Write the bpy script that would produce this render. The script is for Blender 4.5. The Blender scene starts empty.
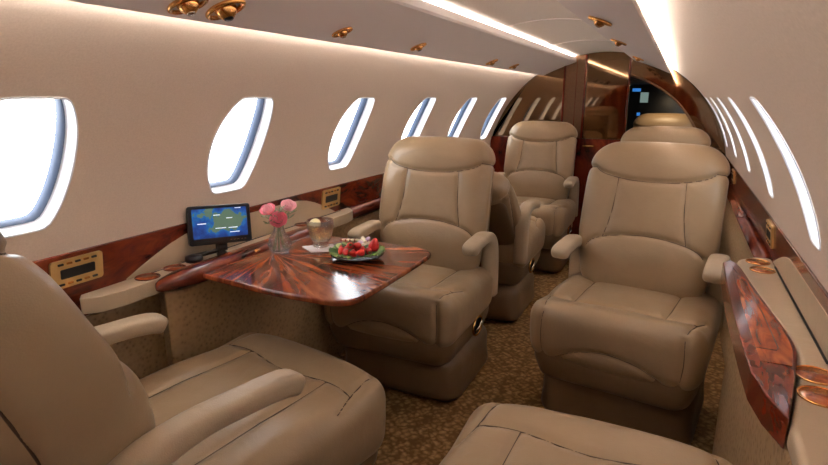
import bpy, bmesh, math, random
import numpy as np
from mathutils import Vector, Matrix
random.seed(7)
sc = bpy.context.scene
COL = sc.collection
PI = math.pi
R, ZC = .80, .63          # cabin radius and height of its centre line
Y0, Y1 = -1.30, 4.05      # rear curtain and forward bulkhead

# ------------------------------------------------------------------ materials
def newmat(name):
    m = bpy.data.materials.new(name); m.use_nodes = True
    nt = m.node_tree; b = nt.nodes['Principled BSDF']
    return m, nt, b
def srgb(r, g, b):
    f = lambda c: (c/255/12.92) if c/255 <= .04045 else ((c/255+.055)/1.055)**2.4
    return (f(r), f(g), f(b), 1)
def N(nt, t, **k):
    n = nt.nodes.new(t)
    for a, v in k.items():
        if a in n.inputs: n.inputs[a].default_value = v
        else: setattr(n, a, v)
    return n
def ramp(nt, stops, src):
    n = nt.nodes.new('ShaderNodeValToRGB'); e = n.color_ramp.elements
    e[0].position, e[0].color = stops[0]; e[1].position, e[1].color = stops[-1]
    for p, c in stops[1:-1]:
        x = e.new(p); x.color = c
    nt.links.new(src, n.inputs[0]); return n
def bump(nt, b, src, strength, dist):
    n = N(nt, 'ShaderNodeBump', Strength=strength, Distance=dist)
    nt.links.new(src, n.inputs['Height']); nt.links.new(n.outputs[0], b.inputs['Normal']); return n
def plain(name, col, rough=.5, metal=0, coat=0, spec=.5, emit=0):
    m, nt, b = newmat(name)
    b.inputs['Base Color'].default_value = col; b.inputs['Roughness'].default_value = rough
    b.inputs['Metallic'].default_value = metal; b.inputs['Coat Weight'].default_value = coat
    b.inputs['Specular IOR Level'].default_value = spec
    t = N(nt, 'ShaderNodeTexNoise', Scale=90.); bump(nt, b, t.outputs[0], .05, .001)
    if emit:
        b.inputs['Emission Color'].default_value = col; b.inputs['Emission Strength'].default_value = emit
    return m
def coords(nt, kind='Object', scale=(1, 1, 1)):
    c = nt.nodes.new('ShaderNodeTexCoord'); mp = N(nt, 'ShaderNodeMapping'); mp.inputs['Scale'].default_value = scale
    nt.links.new(c.outputs[kind], mp.inputs[0]); return mp.outputs[0]

def leather(name, c1, c2, rough=.4):
    m, nt, b = newmat(name); v = coords(nt)
    n = N(nt, 'ShaderNodeTexNoise', Scale=7., Detail=4.); nt.links.new(v, n.inputs[0])
    r = ramp(nt, [(.3, c1), (.7, c2)], n.outputs[0]); nt.links.new(r.outputs[0], b.inputs['Base Color'])
    b.inputs['Roughness'].default_value = rough; b.inputs['Specular IOR Level'].default_value = .45
    vo = N(nt, 'ShaderNodeTexVoronoi', Scale=420.); nt.links.new(v, vo.inputs[0])
    wr = N(nt, 'ShaderNodeTexNoise', Scale=16., Detail=5., Distortion=.6); nt.links.new(v, wr.inputs[0])
    mx = N(nt, 'ShaderNodeMath', operation='MULTIPLY_ADD'); nt.links.new(wr.outputs[0], mx.inputs[0])
    mx.inputs[1].default_value = 9.; nt.links.new(vo.outputs[0], mx.inputs[2])
    bump(nt, b, mx.outputs[0], .35, .0007)
    return m
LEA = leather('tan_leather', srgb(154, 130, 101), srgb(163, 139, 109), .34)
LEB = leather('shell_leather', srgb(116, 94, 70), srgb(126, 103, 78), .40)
LEP = leather('ledge_leather', srgb(178, 158, 132), srgb(184, 164, 138), .42)
PIP = plain('seam_leather', srgb(74, 55, 40), .6)

def fabric(name, c1, c2, sc_=300., bs=.35):
    m, nt, b = newmat(name); v = coords(nt)
    n = N(nt, 'ShaderNodeTexNoise', Scale=sc_, Detail=2.); nt.links.new(v, n.inputs[0])
    r = ramp(nt, [(.3, c1), (.7, c2)], n.outputs[0]); nt.links.new(r.outputs[0], b.inputs['Base Color'])
    b.inputs['Roughness'].default_value = .85; b.inputs['Specular IOR Level'].default_value = .2
    bump(nt, b, n.outputs[0], bs, .0015); return m
WALL = fabric('wall_fabric', srgb(205, 187, 172), srgb(214, 197, 182), 260., .18)
CEIL = fabric('headliner', srgb(226, 216, 206), srgb(232, 222, 212), 200., .15)

def ostrich():
    m, nt, b = newmat('ostrich_leather'); v = coords(nt)
    vo = N(nt, 'ShaderNodeTexVoronoi', Scale=75.); nt.links.new(v, vo.inputs[0])
    r = ramp(nt, [(.0, srgb(112, 86, 56)), (.28, srgb(150, 122, 86)), (.6, srgb(164, 136, 100))], vo.outputs[0])
    nt.links.new(r.outputs[0], b.inputs['Base Color']); b.inputs['Roughness'].default_value = .55
    r2 = ramp(nt, [(.0, (1, 1, 1, 1)), (.3, (.3, .3, .3, 1)), (.7, (0, 0, 0, 1))], vo.outputs[0])
    bump(nt, b, r2.outputs[0], .5, .003); return m
OST = ostrich()

def carpet():
    m, nt, b = newmat('woven_carpet'); v = coords(nt)
    rot = N(nt, 'ShaderNodeMapping'); rot.inputs['Rotation'].default_value = (0, 0, .6); nt.links.new(v, rot.inputs[0])
    nz = N(nt, 'ShaderNodeTexNoise', Scale=30., Detail=3.); nt.links.new(v, nz.inputs[0])
    mixv = N(nt, 'ShaderNodeMixRGB'); mixv.inputs[0].default_value = .035
    nt.links.new(rot.outputs[0], mixv.inputs[1]); nt.links.new(nz.outputs['Color'], mixv.inputs[2])
    vo = N(nt, 'ShaderNodeTexVoronoi', Scale=48.); vo.inputs['Randomness'].default_value = .55
    nt.links.new(mixv.outputs[0], vo.inputs[0])
    fi = N(nt, 'ShaderNodeTexNoise', Scale=500., Detail=2.); nt.links.new(v, fi.inputs[0])
    ad = N(nt, 'ShaderNodeMath', operation='MULTIPLY_ADD'); nt.links.new(fi.outputs[0], ad.inputs[0]); ad.inputs[1].default_value = .35
    nt.links.new(vo.outputs[0], ad.inputs[2])
    r = ramp(nt, [(.2, srgb(196, 160, 112)), (.5, srgb(172, 136, 92)), (.85, srgb(120, 90, 56))], ad.outputs[0])
    nt.links.new(r.outputs[0], b.inputs['Base Color']); b.inputs['Roughness'].default_value = .95
    b.inputs['Specular IOR Level'].default_value = .1
    inv = N(nt, 'ShaderNodeMath', operation='MULTIPLY'); nt.links.new(ad.outputs[0], inv.inputs[0]); inv.inputs[1].default_value = -1
    bump(nt, b, inv.outputs[0], .8, .006); return m
CARPET = carpet()

def wood(name, scale, burst=None, dark=(50, 14, 8), mid=(112, 42, 20), light=(176, 88, 44), det=6., fold=None):
    m, nt, b = newmat(name); v = coords(nt, 'Object', scale)
    if burst is None:
        n = N(nt, 'ShaderNodeTexNoise', Scale=1., Detail=det, Roughness=.62, Distortion=1.4); nt.links.new(v, n.inputs[0]); src = n.outputs[0]
    else:
        raw = coords(nt)
        sub = N(nt, 'ShaderNodeVectorMath', operation='SUBTRACT'); nt.links.new(raw, sub.inputs[0]); sub.inputs[1].default_value = burst
        gr = N(nt, 'ShaderNodeTexGradient', gradient_type='RADIAL'); nt.links.new(sub.outputs[0], gr.inputs[0])
        ln = N(nt, 'ShaderNodeVectorMath', operation='LENGTH'); nt.links.new(sub.outputs[0], ln.inputs[0])
        cb = N(nt, 'ShaderNodeCombineXYZ')
        m1 = N(nt, 'ShaderNodeMath', operation='MULTIPLY'); nt.links.new(gr.outputs['Fac'], m1.inputs[0]); m1.inputs[1].default_value = 46.
        m2 = N(nt, 'ShaderNodeMath', operation='MULTIPLY'); nt.links.new(ln.outputs['Value'], m2.inputs[0]); m2.inputs[1].default_value = 3.
        nt.links.new(m1.outputs[0], cb.inputs[0]); nt.links.new(m2.outputs[0], cb.inputs[1])
        n = N(nt, 'ShaderNodeTexNoise', Scale=1.3, Detail=5., Roughness=.6, Distortion=.5); nt.links.new(cb.outputs[0], n.inputs[0]); src = n.outputs[0]
    r = ramp(nt, [(.33, srgb(*dark)), (.46, srgb(*mid)), (.58, srgb(*[int((a+c)/2) for a, c in zip(mid, light)])), (.74, srgb(*light))], src)
    nt.links.new(r.outputs[0], b.inputs['Base Color'])
    b.inputs['Roughness'].default_value = .16; b.inputs['Coat Weight'].default_value = .15; b.inputs['Coat Roughness'].default_value = .05; b.inputs['Specular IOR Level'].default_value = .42
    return m
WBAND = wood('rosewood_band', (7, 6, 16), dark=(38, 12, 8), mid=(88, 34, 20), light=(142, 66, 36))
WNOSE = wood('rosewood_nosing', (26, 4, 20), dark=(40, 12, 8), mid=(92, 32, 18), light=(140, 62, 34))
WTAB = wood('rosewood_table', (1, 1, 1), burst=(-.60, 1.30, .66), dark=(56, 24, 14), mid=(110, 50, 28), light=(172, 98, 56))
WLID = wood('rosewood_lid', (30, 4, 10), dark=(62, 20, 10), mid=(128, 54, 26), light=(190, 102, 52))
WDOOR = wood('rosewood_door', (9, 9, 4), dark=(44, 12, 8), mid=(92, 28, 18), light=(128, 48, 26))
WCUP = wood('cup_wood', (40, 40, 40), mid=(132, 62, 30), light=(176, 100, 56))
GOLD = plain('polished_gold', srgb(232, 176, 110), .2, 1)
PLATE = plain('brushed_gold_plate', srgb(206, 168, 108), .4, .5)
CHROME = plain('chrome', srgb(215, 210, 200), .12, 1)
BLACK = plain('black_plastic', srgb(16, 18, 22), .3)
DARK = plain('dark_recess', srgb(10, 8, 7), .7)
WHITE = plain('white_reveal', srgb(236, 238, 244), .45)
BLUEG = plain('blue_grey_inner_frame', srgb(84, 98, 122), .45)
CREAMP = plain('overhead_panel_paint', srgb(240, 230, 226), .5)
LEDM_UNUSED = plain('cove_light', (1., .93, .82, 1), .5, emit=1.)
MIRROR = plain('bronze_mirror', srgb(120, 97, 74), .04, 1); MIRROR.node_tree.nodes['Bump'].inputs['Strength'].default_value = 0
BROWNP = fabric('brown_fabric_panel', srgb(112, 84, 62), srgb(124, 94, 70), 120.)
CURTAIN = fabric('rust_curtain', srgb(140, 74, 46), srgb(156, 86, 54), 120.)
COCK = plain('cockpit_black', srgb(20, 18, 20), .7)

def glassmat(name, col=(1, 1, 1, 1), rough=0, trans=.35, ior=1.45):
    m = bpy.data.materials.new(name); m.use_nodes = True; nt = m.node_tree; nt.nodes.clear()
    o = nt.nodes.new('ShaderNodeOutputMaterial'); g = N(nt, 'ShaderNodeBsdfGlass', Roughness=rough, IOR=ior); g.inputs[0].default_value = col
    t = nt.nodes.new('ShaderNodeBsdfTransparent'); t.inputs[0].default_value = col
    mx = nt.nodes.new('ShaderNodeMixShader'); mx.inputs[0].default_value = trans
    nt.links.new(g.outputs[0], mx.inputs[1]); nt.links.new(t.outputs[0], mx.inputs[2]); nt.links.new(mx.outputs[0], o.inputs[0]); return m
GLASS = glassmat('clear_glass')
DRINK = glassmat('pale_drink', (.93, .80, .58, 1), 0, .35, 1.33)
def panemat():
    m = bpy.data.materials.new('window_pane'); m.use_nodes = True; nt = m.node_tree; nt.nodes.clear()
    o = nt.nodes.new('ShaderNodeOutputMaterial'); t = nt.nodes.new('ShaderNodeBsdfTransparent'); t.inputs[0].default_value = (.97, .98, 1, 1)
    g = N(nt, 'ShaderNodeBsdfGlossy', Roughness=.02); mx = nt.nodes.new('ShaderNodeMixShader'); mx.inputs[0].default_value = .05
    nt.links.new(t.outputs[0], mx.inputs[1]); nt.links.new(g.outputs[0], mx.inputs[2]); nt.links.new(mx.outputs[0], o.inputs[0]); return m
PANE = panemat()

# ------------------------------------------------------------------ object helpers
def link(name, me, mat=None, parent=None, smooth=True):
    o = bpy.data.objects.new(name, me); COL.objects.link(o)
    if mat: me.materials.append(mat)
    if smooth and len(me.polygons): me.polygons.foreach_set('use_smooth', [True]*len(me.polygons))
    if parent: o.parent = parent
    return o
def mesh(name, vs, fs, mat=None, parent=None, smooth=True):
    me = bpy.data.meshes.new(name); me.from_pydata([tuple(map(float, v)) for v in vs], [], [tuple(map(int, f)) for f in fs]); me.update()
    bm = bmesh.new(); bm.from_mesh(me); bmesh.ops.recalc_face_normals(bm, faces=bm.faces); bm.to_mesh(me); bm.free()
    return link(name, me, mat, parent, smooth)
def tag(o, label, cat=None, group=None):
    o['label'] = label
    if cat: o['category'] = cat
    if group: o['group'] = group
    return o
def struct(o, label=None, cat=None):
    o['kind'] = 'structure'
    if label: o['label'] = label
    if cat: o['category'] = cat
    return o
def empty(name, loc=(0, 0, 0), rz=0):
    o = bpy.data.objects.new(name, None); COL.objects.link(o); o.location = loc; o.rotation_euler = (0, 0, rz); o.empty_display_size = .05
    return o
def tree_copy(o, parent=None):
    c = o.copy(); COL.objects.link(c)
    if parent: c.parent = parent
    for ch in list(o.children): tree_copy(ch, c)
    return c
def bevel(o, w, seg=3, ang=.6):
    m = o.modifiers.new('bevel', 'BEVEL'); m.width = w; m.segments = seg; m.limit_method = 'ANGLE'; m.angle_limit = ang
    return o
def flat_shade(o, ang=.7):
    me = o.data; bm = bmesh.new(); bm.from_mesh(me)
    for e in bm.edges:
        if len(e.link_faces) == 2 and e.calc_face_angle(0) > ang: e.smooth = False
    bm.to_mesh(me); bm.free(); return o
def box(name, x0, x1, y0, y1, z0, z1, mat, parent=None, bv=0):
    v = [(x, y, z) for x in (x0, x1) for y in (y0, y1) for z in (z0, z1)]
    f = [(0, 1, 3, 2), (4, 6, 7, 5), (0, 4, 5, 1), (2, 3, 7, 6), (0, 2, 6, 4), (1, 5, 7, 3)]
    o = mesh(name, v, f, mat, parent, smooth=bool(bv))
    if bv: bevel(o, bv)
    return o
def prism(name, outline, z0, z1, mat, parent=None, bv=.004, axis='z', seg=3):
    """outline in plan (x, y) for axis z; (y, z) for axis x; (x, z) for axis y"""
    n = len(outline); mk = {'z': lambda a, b, c: (a, b, c), 'x': lambda a, b, c: (c, a, b), 'y': lambda a, b, c: (a, c, b)}[axis]
    v = [mk(a, b, z0) for a, b in outline]+[mk(a, b, z1) for a, b in outline]
    f = [tuple(range(n)), tuple(range(2*n-1, n-1, -1))]+[(i, (i+1) % n, n+(i+1) % n, n+i) for i in range(n)]
    o = mesh(name, v, f, mat, parent, smooth=bool(bv)); flat_shade(o, .5)
    if bv:
        bevel(o, bv, seg); 
        for p in o.data.polygons: p.use_smooth = True
        bm = bmesh.new(); bm.from_mesh(o.data)
        for e in bm.edges: e.smooth = True
        bm.to_mesh(o.data); bm.free()
        w = o.modifiers.new('wn', 'WEIGHTED_NORMAL'); w.keep_sharp = False
    return o
def frames(path):
    P = [Vector(p) for p in path]; T = []
    for i in range(len(P)):
        a = P[max(i-1, 0)]; b = P[min(i+1, len(P)-1)]; T.append((b-a).normalized())
    return P, T
def tube(name, path, r, mat, parent=None, n=8, closed=False, ref=None):
    P, T = frames(path); vs = []; fs = []
    if closed:
        L = len(P); T = [(P[(i+1) % L]-P[i-1]).normalized() for i in range(L)]
    up = Vector(ref) if ref else (Vector((0, 0, 1)) if abs(T[0].z) < .9 else Vector((1, 0, 0)))
    prev = None
    for i, (p, t) in enumerate(zip(P, T)):
        if prev is None: a = t.cross(up).normalized()
        else: a = (prev-t*prev.dot(t)).normalized()
        prev = a; b = t.cross(a); rr = r[i] if isinstance(r, (list, tuple)) else r
        for k in range(n):
            an = 2*PI*k/n; vs.append(p+a*math.cos(an)*rr+b*math.sin(an)*rr)
    L = len(P)
    for i in range(L if closed else L-1):
        j = (i+1) % L
        for k in range(n): fs.append((i*n+k, i*n+(k+1) % n, j*n+(k+1) % n, j*n+k))
    if not closed: fs += [tuple(range(n))[::-1], tuple((L-1)*n+k for k in range(n))]
    return mesh(name, vs, fs, mat, parent)
def lathe(name, prof, mat, parent=None, n=40, loc=(0, 0, 0)):
    vs = []; fs = []
    for r, z in prof:
        for k in range(n): vs.append((loc[0]+r*math.cos(2*PI*k/n), loc[1]+r*math.sin(2*PI*k/n), loc[2]+z))
    for i in range(len(prof)-1):
        for k in range(n): fs.append((i*n+k, i*n+(k+1) % n, (i+1)*n+(k+1) % n, (i+1)*n+k))
    if prof[0][0] > 1e-6: fs.append(tuple(range(n))[::-1])
    if prof[-1][0] > 1e-6: fs.append(tuple((len(prof)-1)*n+k for k in range(n)))
    o = mesh(name, vs, fs, mat, parent)
    bm = bmesh.new(); bm.from_mesh(o.data); bmesh.ops.remove_doubles(bm, verts=bm.verts, dist=1e-6); bmesh.ops.recalc_face_normals(bm, faces=bm.faces); bm.to_mesh(o.data); bm.free()
    for p in o.data.polygons: p.use_smooth = True
    return o
def catmull(pts, k=8, closed=False):
    P = [Vector(p) for p in pts]; out = []; n = len(P)
    rng = range(n if closed else n-1)
    for i in rng:
        g = (lambda j: P[j % n]) if closed else (lambda j: P[min(max(j, 0), n-1)])
        a, b, c, d = g(i-1), g(i), g(i+1), g(i+2)
        for s in range(k):
            t = s/k; out.append(.5*((2*b)+(c-a)*t+(2*a-5*b+4*c-d)*t*t+(3*b-a-3*c+d)*t**3))
    if not closed: out.append(P[-1])
    return out

# ------------------------------------------------------------------ upholstered pads
class Pad:
    """rounded block with puffed panels; seams are 3-D polylines on the un-rounded block"""
    def __init__(s, half, rad, seams=(), deform=None, puff=.006, groove=.005, step=.008):
        s.h = np.array(half, float); s.r = np.array(rad, float); s.deform = deform; s.puff = puff; s.groove = groove; s.step = step
        s.seams = [np.array([tuple(p) for p in q], float) for q in seams]
    def proj(s, Q):
        inner = np.clip(Q, -(s.h-s.r), s.h-s.r); d = (Q-inner)/s.r; L = np.linalg.norm(d, axis=1, keepdims=True)
        L = np.maximum(L, 1e-9); P = inner+s.r*d/L; Nn = d/L/s.r; Nn /= np.linalg.norm(Nn, axis=1, keepdims=True)
        return P, Nn
    def dist(s, Q):
        D = np.full(len(Q), 9.)
        for pl in s.seams:
            A = pl[:-1]; B = pl[1:]; AB = B-A; L2 = np.maximum((AB**2).sum(1), 1e-12)
            for a, ab, l2 in zip(A, AB, L2):
                t = np.clip(((Q-a)@ab)/l2, 0, 1); d = np.linalg.norm(Q-(a+t[:, None]*ab), axis=1); D = np.minimum(D, d)
        return D
    def surf(s, Q, extra=0):
        P, Nn = s.proj(Q)
        if s.seams:
            D = s.dist(Q); disp = -s.groove*np.exp(-(D/.0075)**2)+s.puff*(1-np.exp(-D/.035))
        else: disp = np.zeros(len(Q))
        P = P+Nn*(disp[:, None]+extra)
        return s.deform(P) if s.deform else P
    def build(s, name, mat, parent=None, pipe=None, pr=.0015, keep=None):
        ax = [np.linspace(-h, h, max(5, int(round(2*h/s.step))+1)) for h in s.h]
        idx = {}; Q = []; F = []
        def vid(p):
            k = tuple(np.round(p, 5))
            if k not in idx: idx[k] = len(Q); Q.append(p)
            return idx[k]
        for a in range(3):
            b, c = (a+1) % 3, (a+2) % 3
            for sg in (-1, 1):
                g = np.empty((len(ax[b]), len(ax[c])), int)
                for i, u in enumerate(ax[b]):
                    for j, w in enumerate(ax[c]):
                        p = [0, 0, 0]; p[a] = sg*s.h[a]; p[b] = u; p[c] = w; g[i, j] = vid(p)
                for i in range(len(ax[b])-1):
                    for j in range(len(ax[c])-1):
                        q = (g[i, j], g[i+1, j], g[i+1, j+1], g[i, j+1]); F.append(q if sg > 0 else q[::-1])
        o = mesh(name, s.surf(np.array(Q)), F, mat, parent)
        if pipe:
            for pl in s.seams:
                dense = []
                for a, b in zip(pl[:-1], pl[1:]):
                    k = max(1, int(np.linalg.norm(b-a)/.012))
                    for t in range(k): dense.append(a+(b-a)*t/k)
                dense.append(pl[-1]); pts = s.surf(np.array(dense), .0012)
                tube('seam', [Vector(map(float, p)) for p in pts], pr, pipe, o, 6)
        return o

def smooth_line(pts, k=6): return [tuple(v) for v in catmull(pts, k)]

def back_pad():
    hx, hy, hz = .234, .07, .285; y = -hy
    def sm(pts): return smooth_line([(a, y, b) for a, b in pts])
    seams = [sm([(-.234, .195), (-.17, .170), (-.09, .152), (0, .146), (.09, .152), (.17, .170), (.234, .195)]),
             sm([(-.115, .157), (-.120, .06), (-.130, -.01), (-.142, -.060)]), sm([(.115, .157), (.120, .06), (.130, -.01), (.142, -.060)]),
             sm([(-.236, -.098), (-.16, -.067), (-.08, -.049), (0, -.043), (.08, -.049), (.16, -.067), (.236, -.098)])]
    for sg in (-1, 1):
        seams.append(smooth_line([(sg*hx, .066, -.27), (sg*hx, .040, 0), (sg*hx, .010, .195)]))
        seams.append(smooth_line([(sg*hx, y, .195), (sg*hx, .010, .195), (sg*hx, .060, .19)]))
    def df(P):
        P = P.copy(); z = P[:, 2]; x = P[:, 0]
        w = 1-.13*np.clip((-z-.05)/.2, 0, 1)**1.2
        P[:, 0] = x*w
        P[:, 1] += .028*np.clip((z-.05)/.25, 0, 1)**2-.020*np.exp(-((z+.12)/.10)**2)*(1-(x/.26)**2)
        P[:, 1] -= .018*(np.abs(x)/.23)**3*np.exp(-((z+.05)/.22)**2)
        P[:, 2] += .012*(1-(x/.24)**2)*np.clip(z/.29, 0, 1)
        return P
    return Pad((hx, hy, hz), (.095, .055, .090), seams, df, .009, .007, .0075)

def cush_pad(dep=.25):
    hx, hz = .268, .095
    top = hz; fr = -dep
    seams = [smooth_line([(-.235, -dep+.115, top), (-.15, -dep+.105, top), (0, -dep+.125, top), (.15, -dep+.105, top), (.235, -dep+.115, top)]),
             smooth_line([(-.150, dep-.01, top), (-.148, 0, top), (-.142, -dep+.106, top)]), smooth_line([(.150, dep-.01, top), (.148, 0, top), (.142, -dep+.106, top)]),
             smooth_line([(-.16, fr, -hz+.006), (-.15, fr, -hz+.03), (-.10, fr, -hz+.062), (-.03, fr, -hz+.078), (.03, fr, -hz+.078), (.10, fr, -hz+.062), (.15, fr, -hz+.03), (.16, fr, -hz+.006)])]
    for sg in (-1, 1):
        seams.append(smooth_line([(sg*.215, fr, -hz+.01), (sg*.218, fr, 0), (sg*.214, fr, top-.02)])+smooth_line([(sg*.216, fr+.02, top), (sg*.235, -dep+.115, top), (sg*.262, -dep+.17, top)]))
    def df(P):
        P = P.copy(); x, y, z = P.T.copy()
        f = np.clip((-y-dep+.2)/.2, 0, 1)
        P[:, 2] += .018*f*f*np.clip(z/hz, -.2, 1)-.012*np.clip((y)/.2, 0, 1)*np.clip(z/hz, 0, 1)
        P[:, 1] -= .022*(1-(x/.28)**2)*f*np.clip(.6+z/hz*.5, 0, 1)
        P[:, 0] *= 1-.03*np.clip(-z/hz, 0, 1)
        return P
    return Pad((hx, dep, hz), (.055, .062, .058), seams, df, .008, .006, .008)

def arm_mesh(name, path, mat, parent, hw=.036, x=0):
    """armrest bar: rounded section swept along a (y, z, half thickness) path"""
    pts = catmull([(0, a, b) for a, b, c in path], 7); th = [c for _, _, c in path]
    ts = [v.x for v in catmull([(c, 0, 0) for c in th], 7)]
    P, T = frames(pts); vs = []; fs = []; n = 24; L = len(P)
    for i, (p, t) in enumerate(zip(P, T)):
        e = min(1, i/9.0); e = math.sqrt(max(0, 1-(1-e)**2))
        nrm = Vector((0, -t.z, t.y))
        for k in range(n):
            an = 2*PI*k/n; c, s = math.cos(an), math.sin(an)
            a = math.copysign(abs(c)**.55, c)*hw*max(e, .25); b = math.copysign(abs(s)**.62, s)*ts[i]*max(e, .2)
            q = p+Vector((1, 0, 0))*a+nrm*b; vs.append((q.x+x, q.y, q.z))
    for i in range(L-1):
        for k in range(n): fs.append((i*n+k, i*n+(k+1) % n, (i+1)*n+(k+1) % n, (i+1)*n+k))
    fs += [tuple(range(n))[::-1], tuple((L-1)*n+k for k in range(n))]
    return mesh(name, vs, fs, mat, parent)

def make_handle(parent, side):
    """oval recess with a polished lever on the side of the seat shell"""
    o = empty('recline_handle'); o.parent = parent
    x = side*.262
    def ov(ry, rz, xx, k=28): return [(xx, .02+ry*math.cos(2*PI*i/k), .262+rz*math.sin(2*PI*i/k)) for i in range(k)]
    tube('handle_bezel', ov(.050, .036, x+side*.002), .0045, GOLD, o, 8, closed=True)
    v = ov(.048, .034, x+side*.002)+[(x+side*.001, .02, .262)]; mesh('handle_recess', v, [(i, (i+1) % 28, 28) for i in range(28)], DARK, o, False)
    tube('handle_lever', [(x+side*.004, -.012, .250), (x+side*.012, .01, .262), (x+side*.012, .035, .274), (x+side*.005, .052, .276)], .006, CHROME, o, 8)
    return o

def make_seat(name, recl=0., arm_len=0., cush_dep=.25, handle_side=1, arms='up', flat=False, back_off=0., rear=0.):
    root = empty(name)
    # plinth
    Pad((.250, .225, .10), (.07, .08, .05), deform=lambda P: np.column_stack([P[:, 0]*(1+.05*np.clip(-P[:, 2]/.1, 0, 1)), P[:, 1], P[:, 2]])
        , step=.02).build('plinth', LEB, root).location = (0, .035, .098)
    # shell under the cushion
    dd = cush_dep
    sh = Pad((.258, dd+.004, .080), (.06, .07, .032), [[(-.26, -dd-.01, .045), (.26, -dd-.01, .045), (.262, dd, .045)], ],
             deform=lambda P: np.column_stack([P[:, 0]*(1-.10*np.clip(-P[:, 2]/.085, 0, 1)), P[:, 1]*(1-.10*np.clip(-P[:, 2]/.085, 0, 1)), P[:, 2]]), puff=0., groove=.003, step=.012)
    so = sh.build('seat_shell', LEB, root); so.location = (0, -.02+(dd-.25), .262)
    cu = cush_pad(cush_dep).build('cushion', LEA, root, PIP); cu.location = (0, -.03+(cush_dep-.25), .365)
    bk = back_pad().build('backrest', LEA, root, PIP)
    thick = recl > 5
    if flat:
        bk.rotation_euler = (-math.radians(84), 0, 0); bk.location = (0, .22+2*(cush_dep-.25)+.28, .37)
    else:
        bk.rotation_euler = (-math.radians(11+recl), 0, 0); bk.location = (0, .205+2*(cush_dep-.25)+math.sin(math.radians(recl))*.2+back_off, .672+.076*(recl > 5))
        if thick:
            bk.scale = (1, 1.55, 1); bk.location.y += .036; bk.location.z -= .016
        # low rear shell panel closing the back of the backrest
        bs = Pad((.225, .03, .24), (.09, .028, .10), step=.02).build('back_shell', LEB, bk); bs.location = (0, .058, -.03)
        if recl < 5:
            st = Pad((.085, .012, .010), (.01, .01, .008), step=.008).build('head_strap', LEA, bk); st.location = (0, .022, .293)
    off = 2*(cush_dep-.25)
    for sg in (-1, 1):
        a = arm_len
        if arms == 'up':
            path = [(-.060-a, .574, .017), (-.045-a, .581, .023), (-.01-a, .590, .022), (.05-a*.5, .595, .020), (.11, .596, .021), (.165, .576, .028), (.195, .53, .036), (.205, .44, .040), (.205, .33, .040)]
            if off: path = [(yy, z, t) for yy, (y, z, t) in zip((.0, .012, .05, .13, .23, .325, .375, .392, .395), path)]
        else:
            path = [(-.04, .385, .02), (-.02, .39, .026), (.10, .39, .026), (.2, .385, .03), (.24, .36, .03)]
        arm_mesh('armrest', path, LEP if arms == 'up' else LEA, root, .032, sg*.248)
    make_handle(root, handle_side)
    return root

G = 'tan leather cabin armchairs'
seatA = make_seat('passenger_armchair')                                    # behind the table, facing the camera
seatA.location = (-.40, 1.90, 0)
tag(seatA, 'tan leather seat facing the camera directly behind the table', 'armchair', G)
def place(x, y, rz, label, side=None, scale=1):
    r = tree_copy(seatA); r.location = (x, y, 0); r.rotation_euler = (0, 0, rz); r['label'] = label; r['group'] = G; r.scale = (scale,)*3
    if side == -1:
        for ch in r.children:
            if ch.name.startswith('recline_handle'): ch.rotation_euler = (0, 0, PI); ch.location = (0, .04, 0)
    return r
place(.405, 1.97, -math.radians(8), 'large tan leather seat facing the camera on the right of the aisle', -1)
rb = place(-.40, 2.82, PI, 'tan leather seat turned away, back to back with the seat behind the table', -1)
for ch in rb.children:
    if ch.name.startswith('backrest'): ch.rotation_euler = (-math.radians(44), 0, 0); ch.location = (0, .27, .585)
place(.43, 3.24, 0, 'tan leather seat whose top just shows above the large right seat', -1)
place(-.36, 3.66, 0, 'distant tan leather seat facing the camera in front of the bronze mirror')
place(.40, 4.62, 0, 'farthest seat, only its top showing inside the dark doorway', -1, 1.04)
s1 = make_seat('passenger_armchair', recl=10, arm_len=-.06, cush_dep=.30, back_off=.066, rear=.13)
s1.location = (-.385, .85, 0); s1.rotation_euler = (0, 0, PI-math.radians(11))
tag(s1, 'reclined tan leather seat in the left foreground, seen from behind', 'armchair', G)
s0 = make_seat('passenger_armchair', cush_dep=.27, arms='down', flat=True, handle_side=-1)
s0.location = (.410, .82, 0); s0.rotation_euler = (0, 0, PI)
tag(s0, 'tan leather seat cushion rising into the bottom edge beside the right ledge', 'armchair', G)

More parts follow.
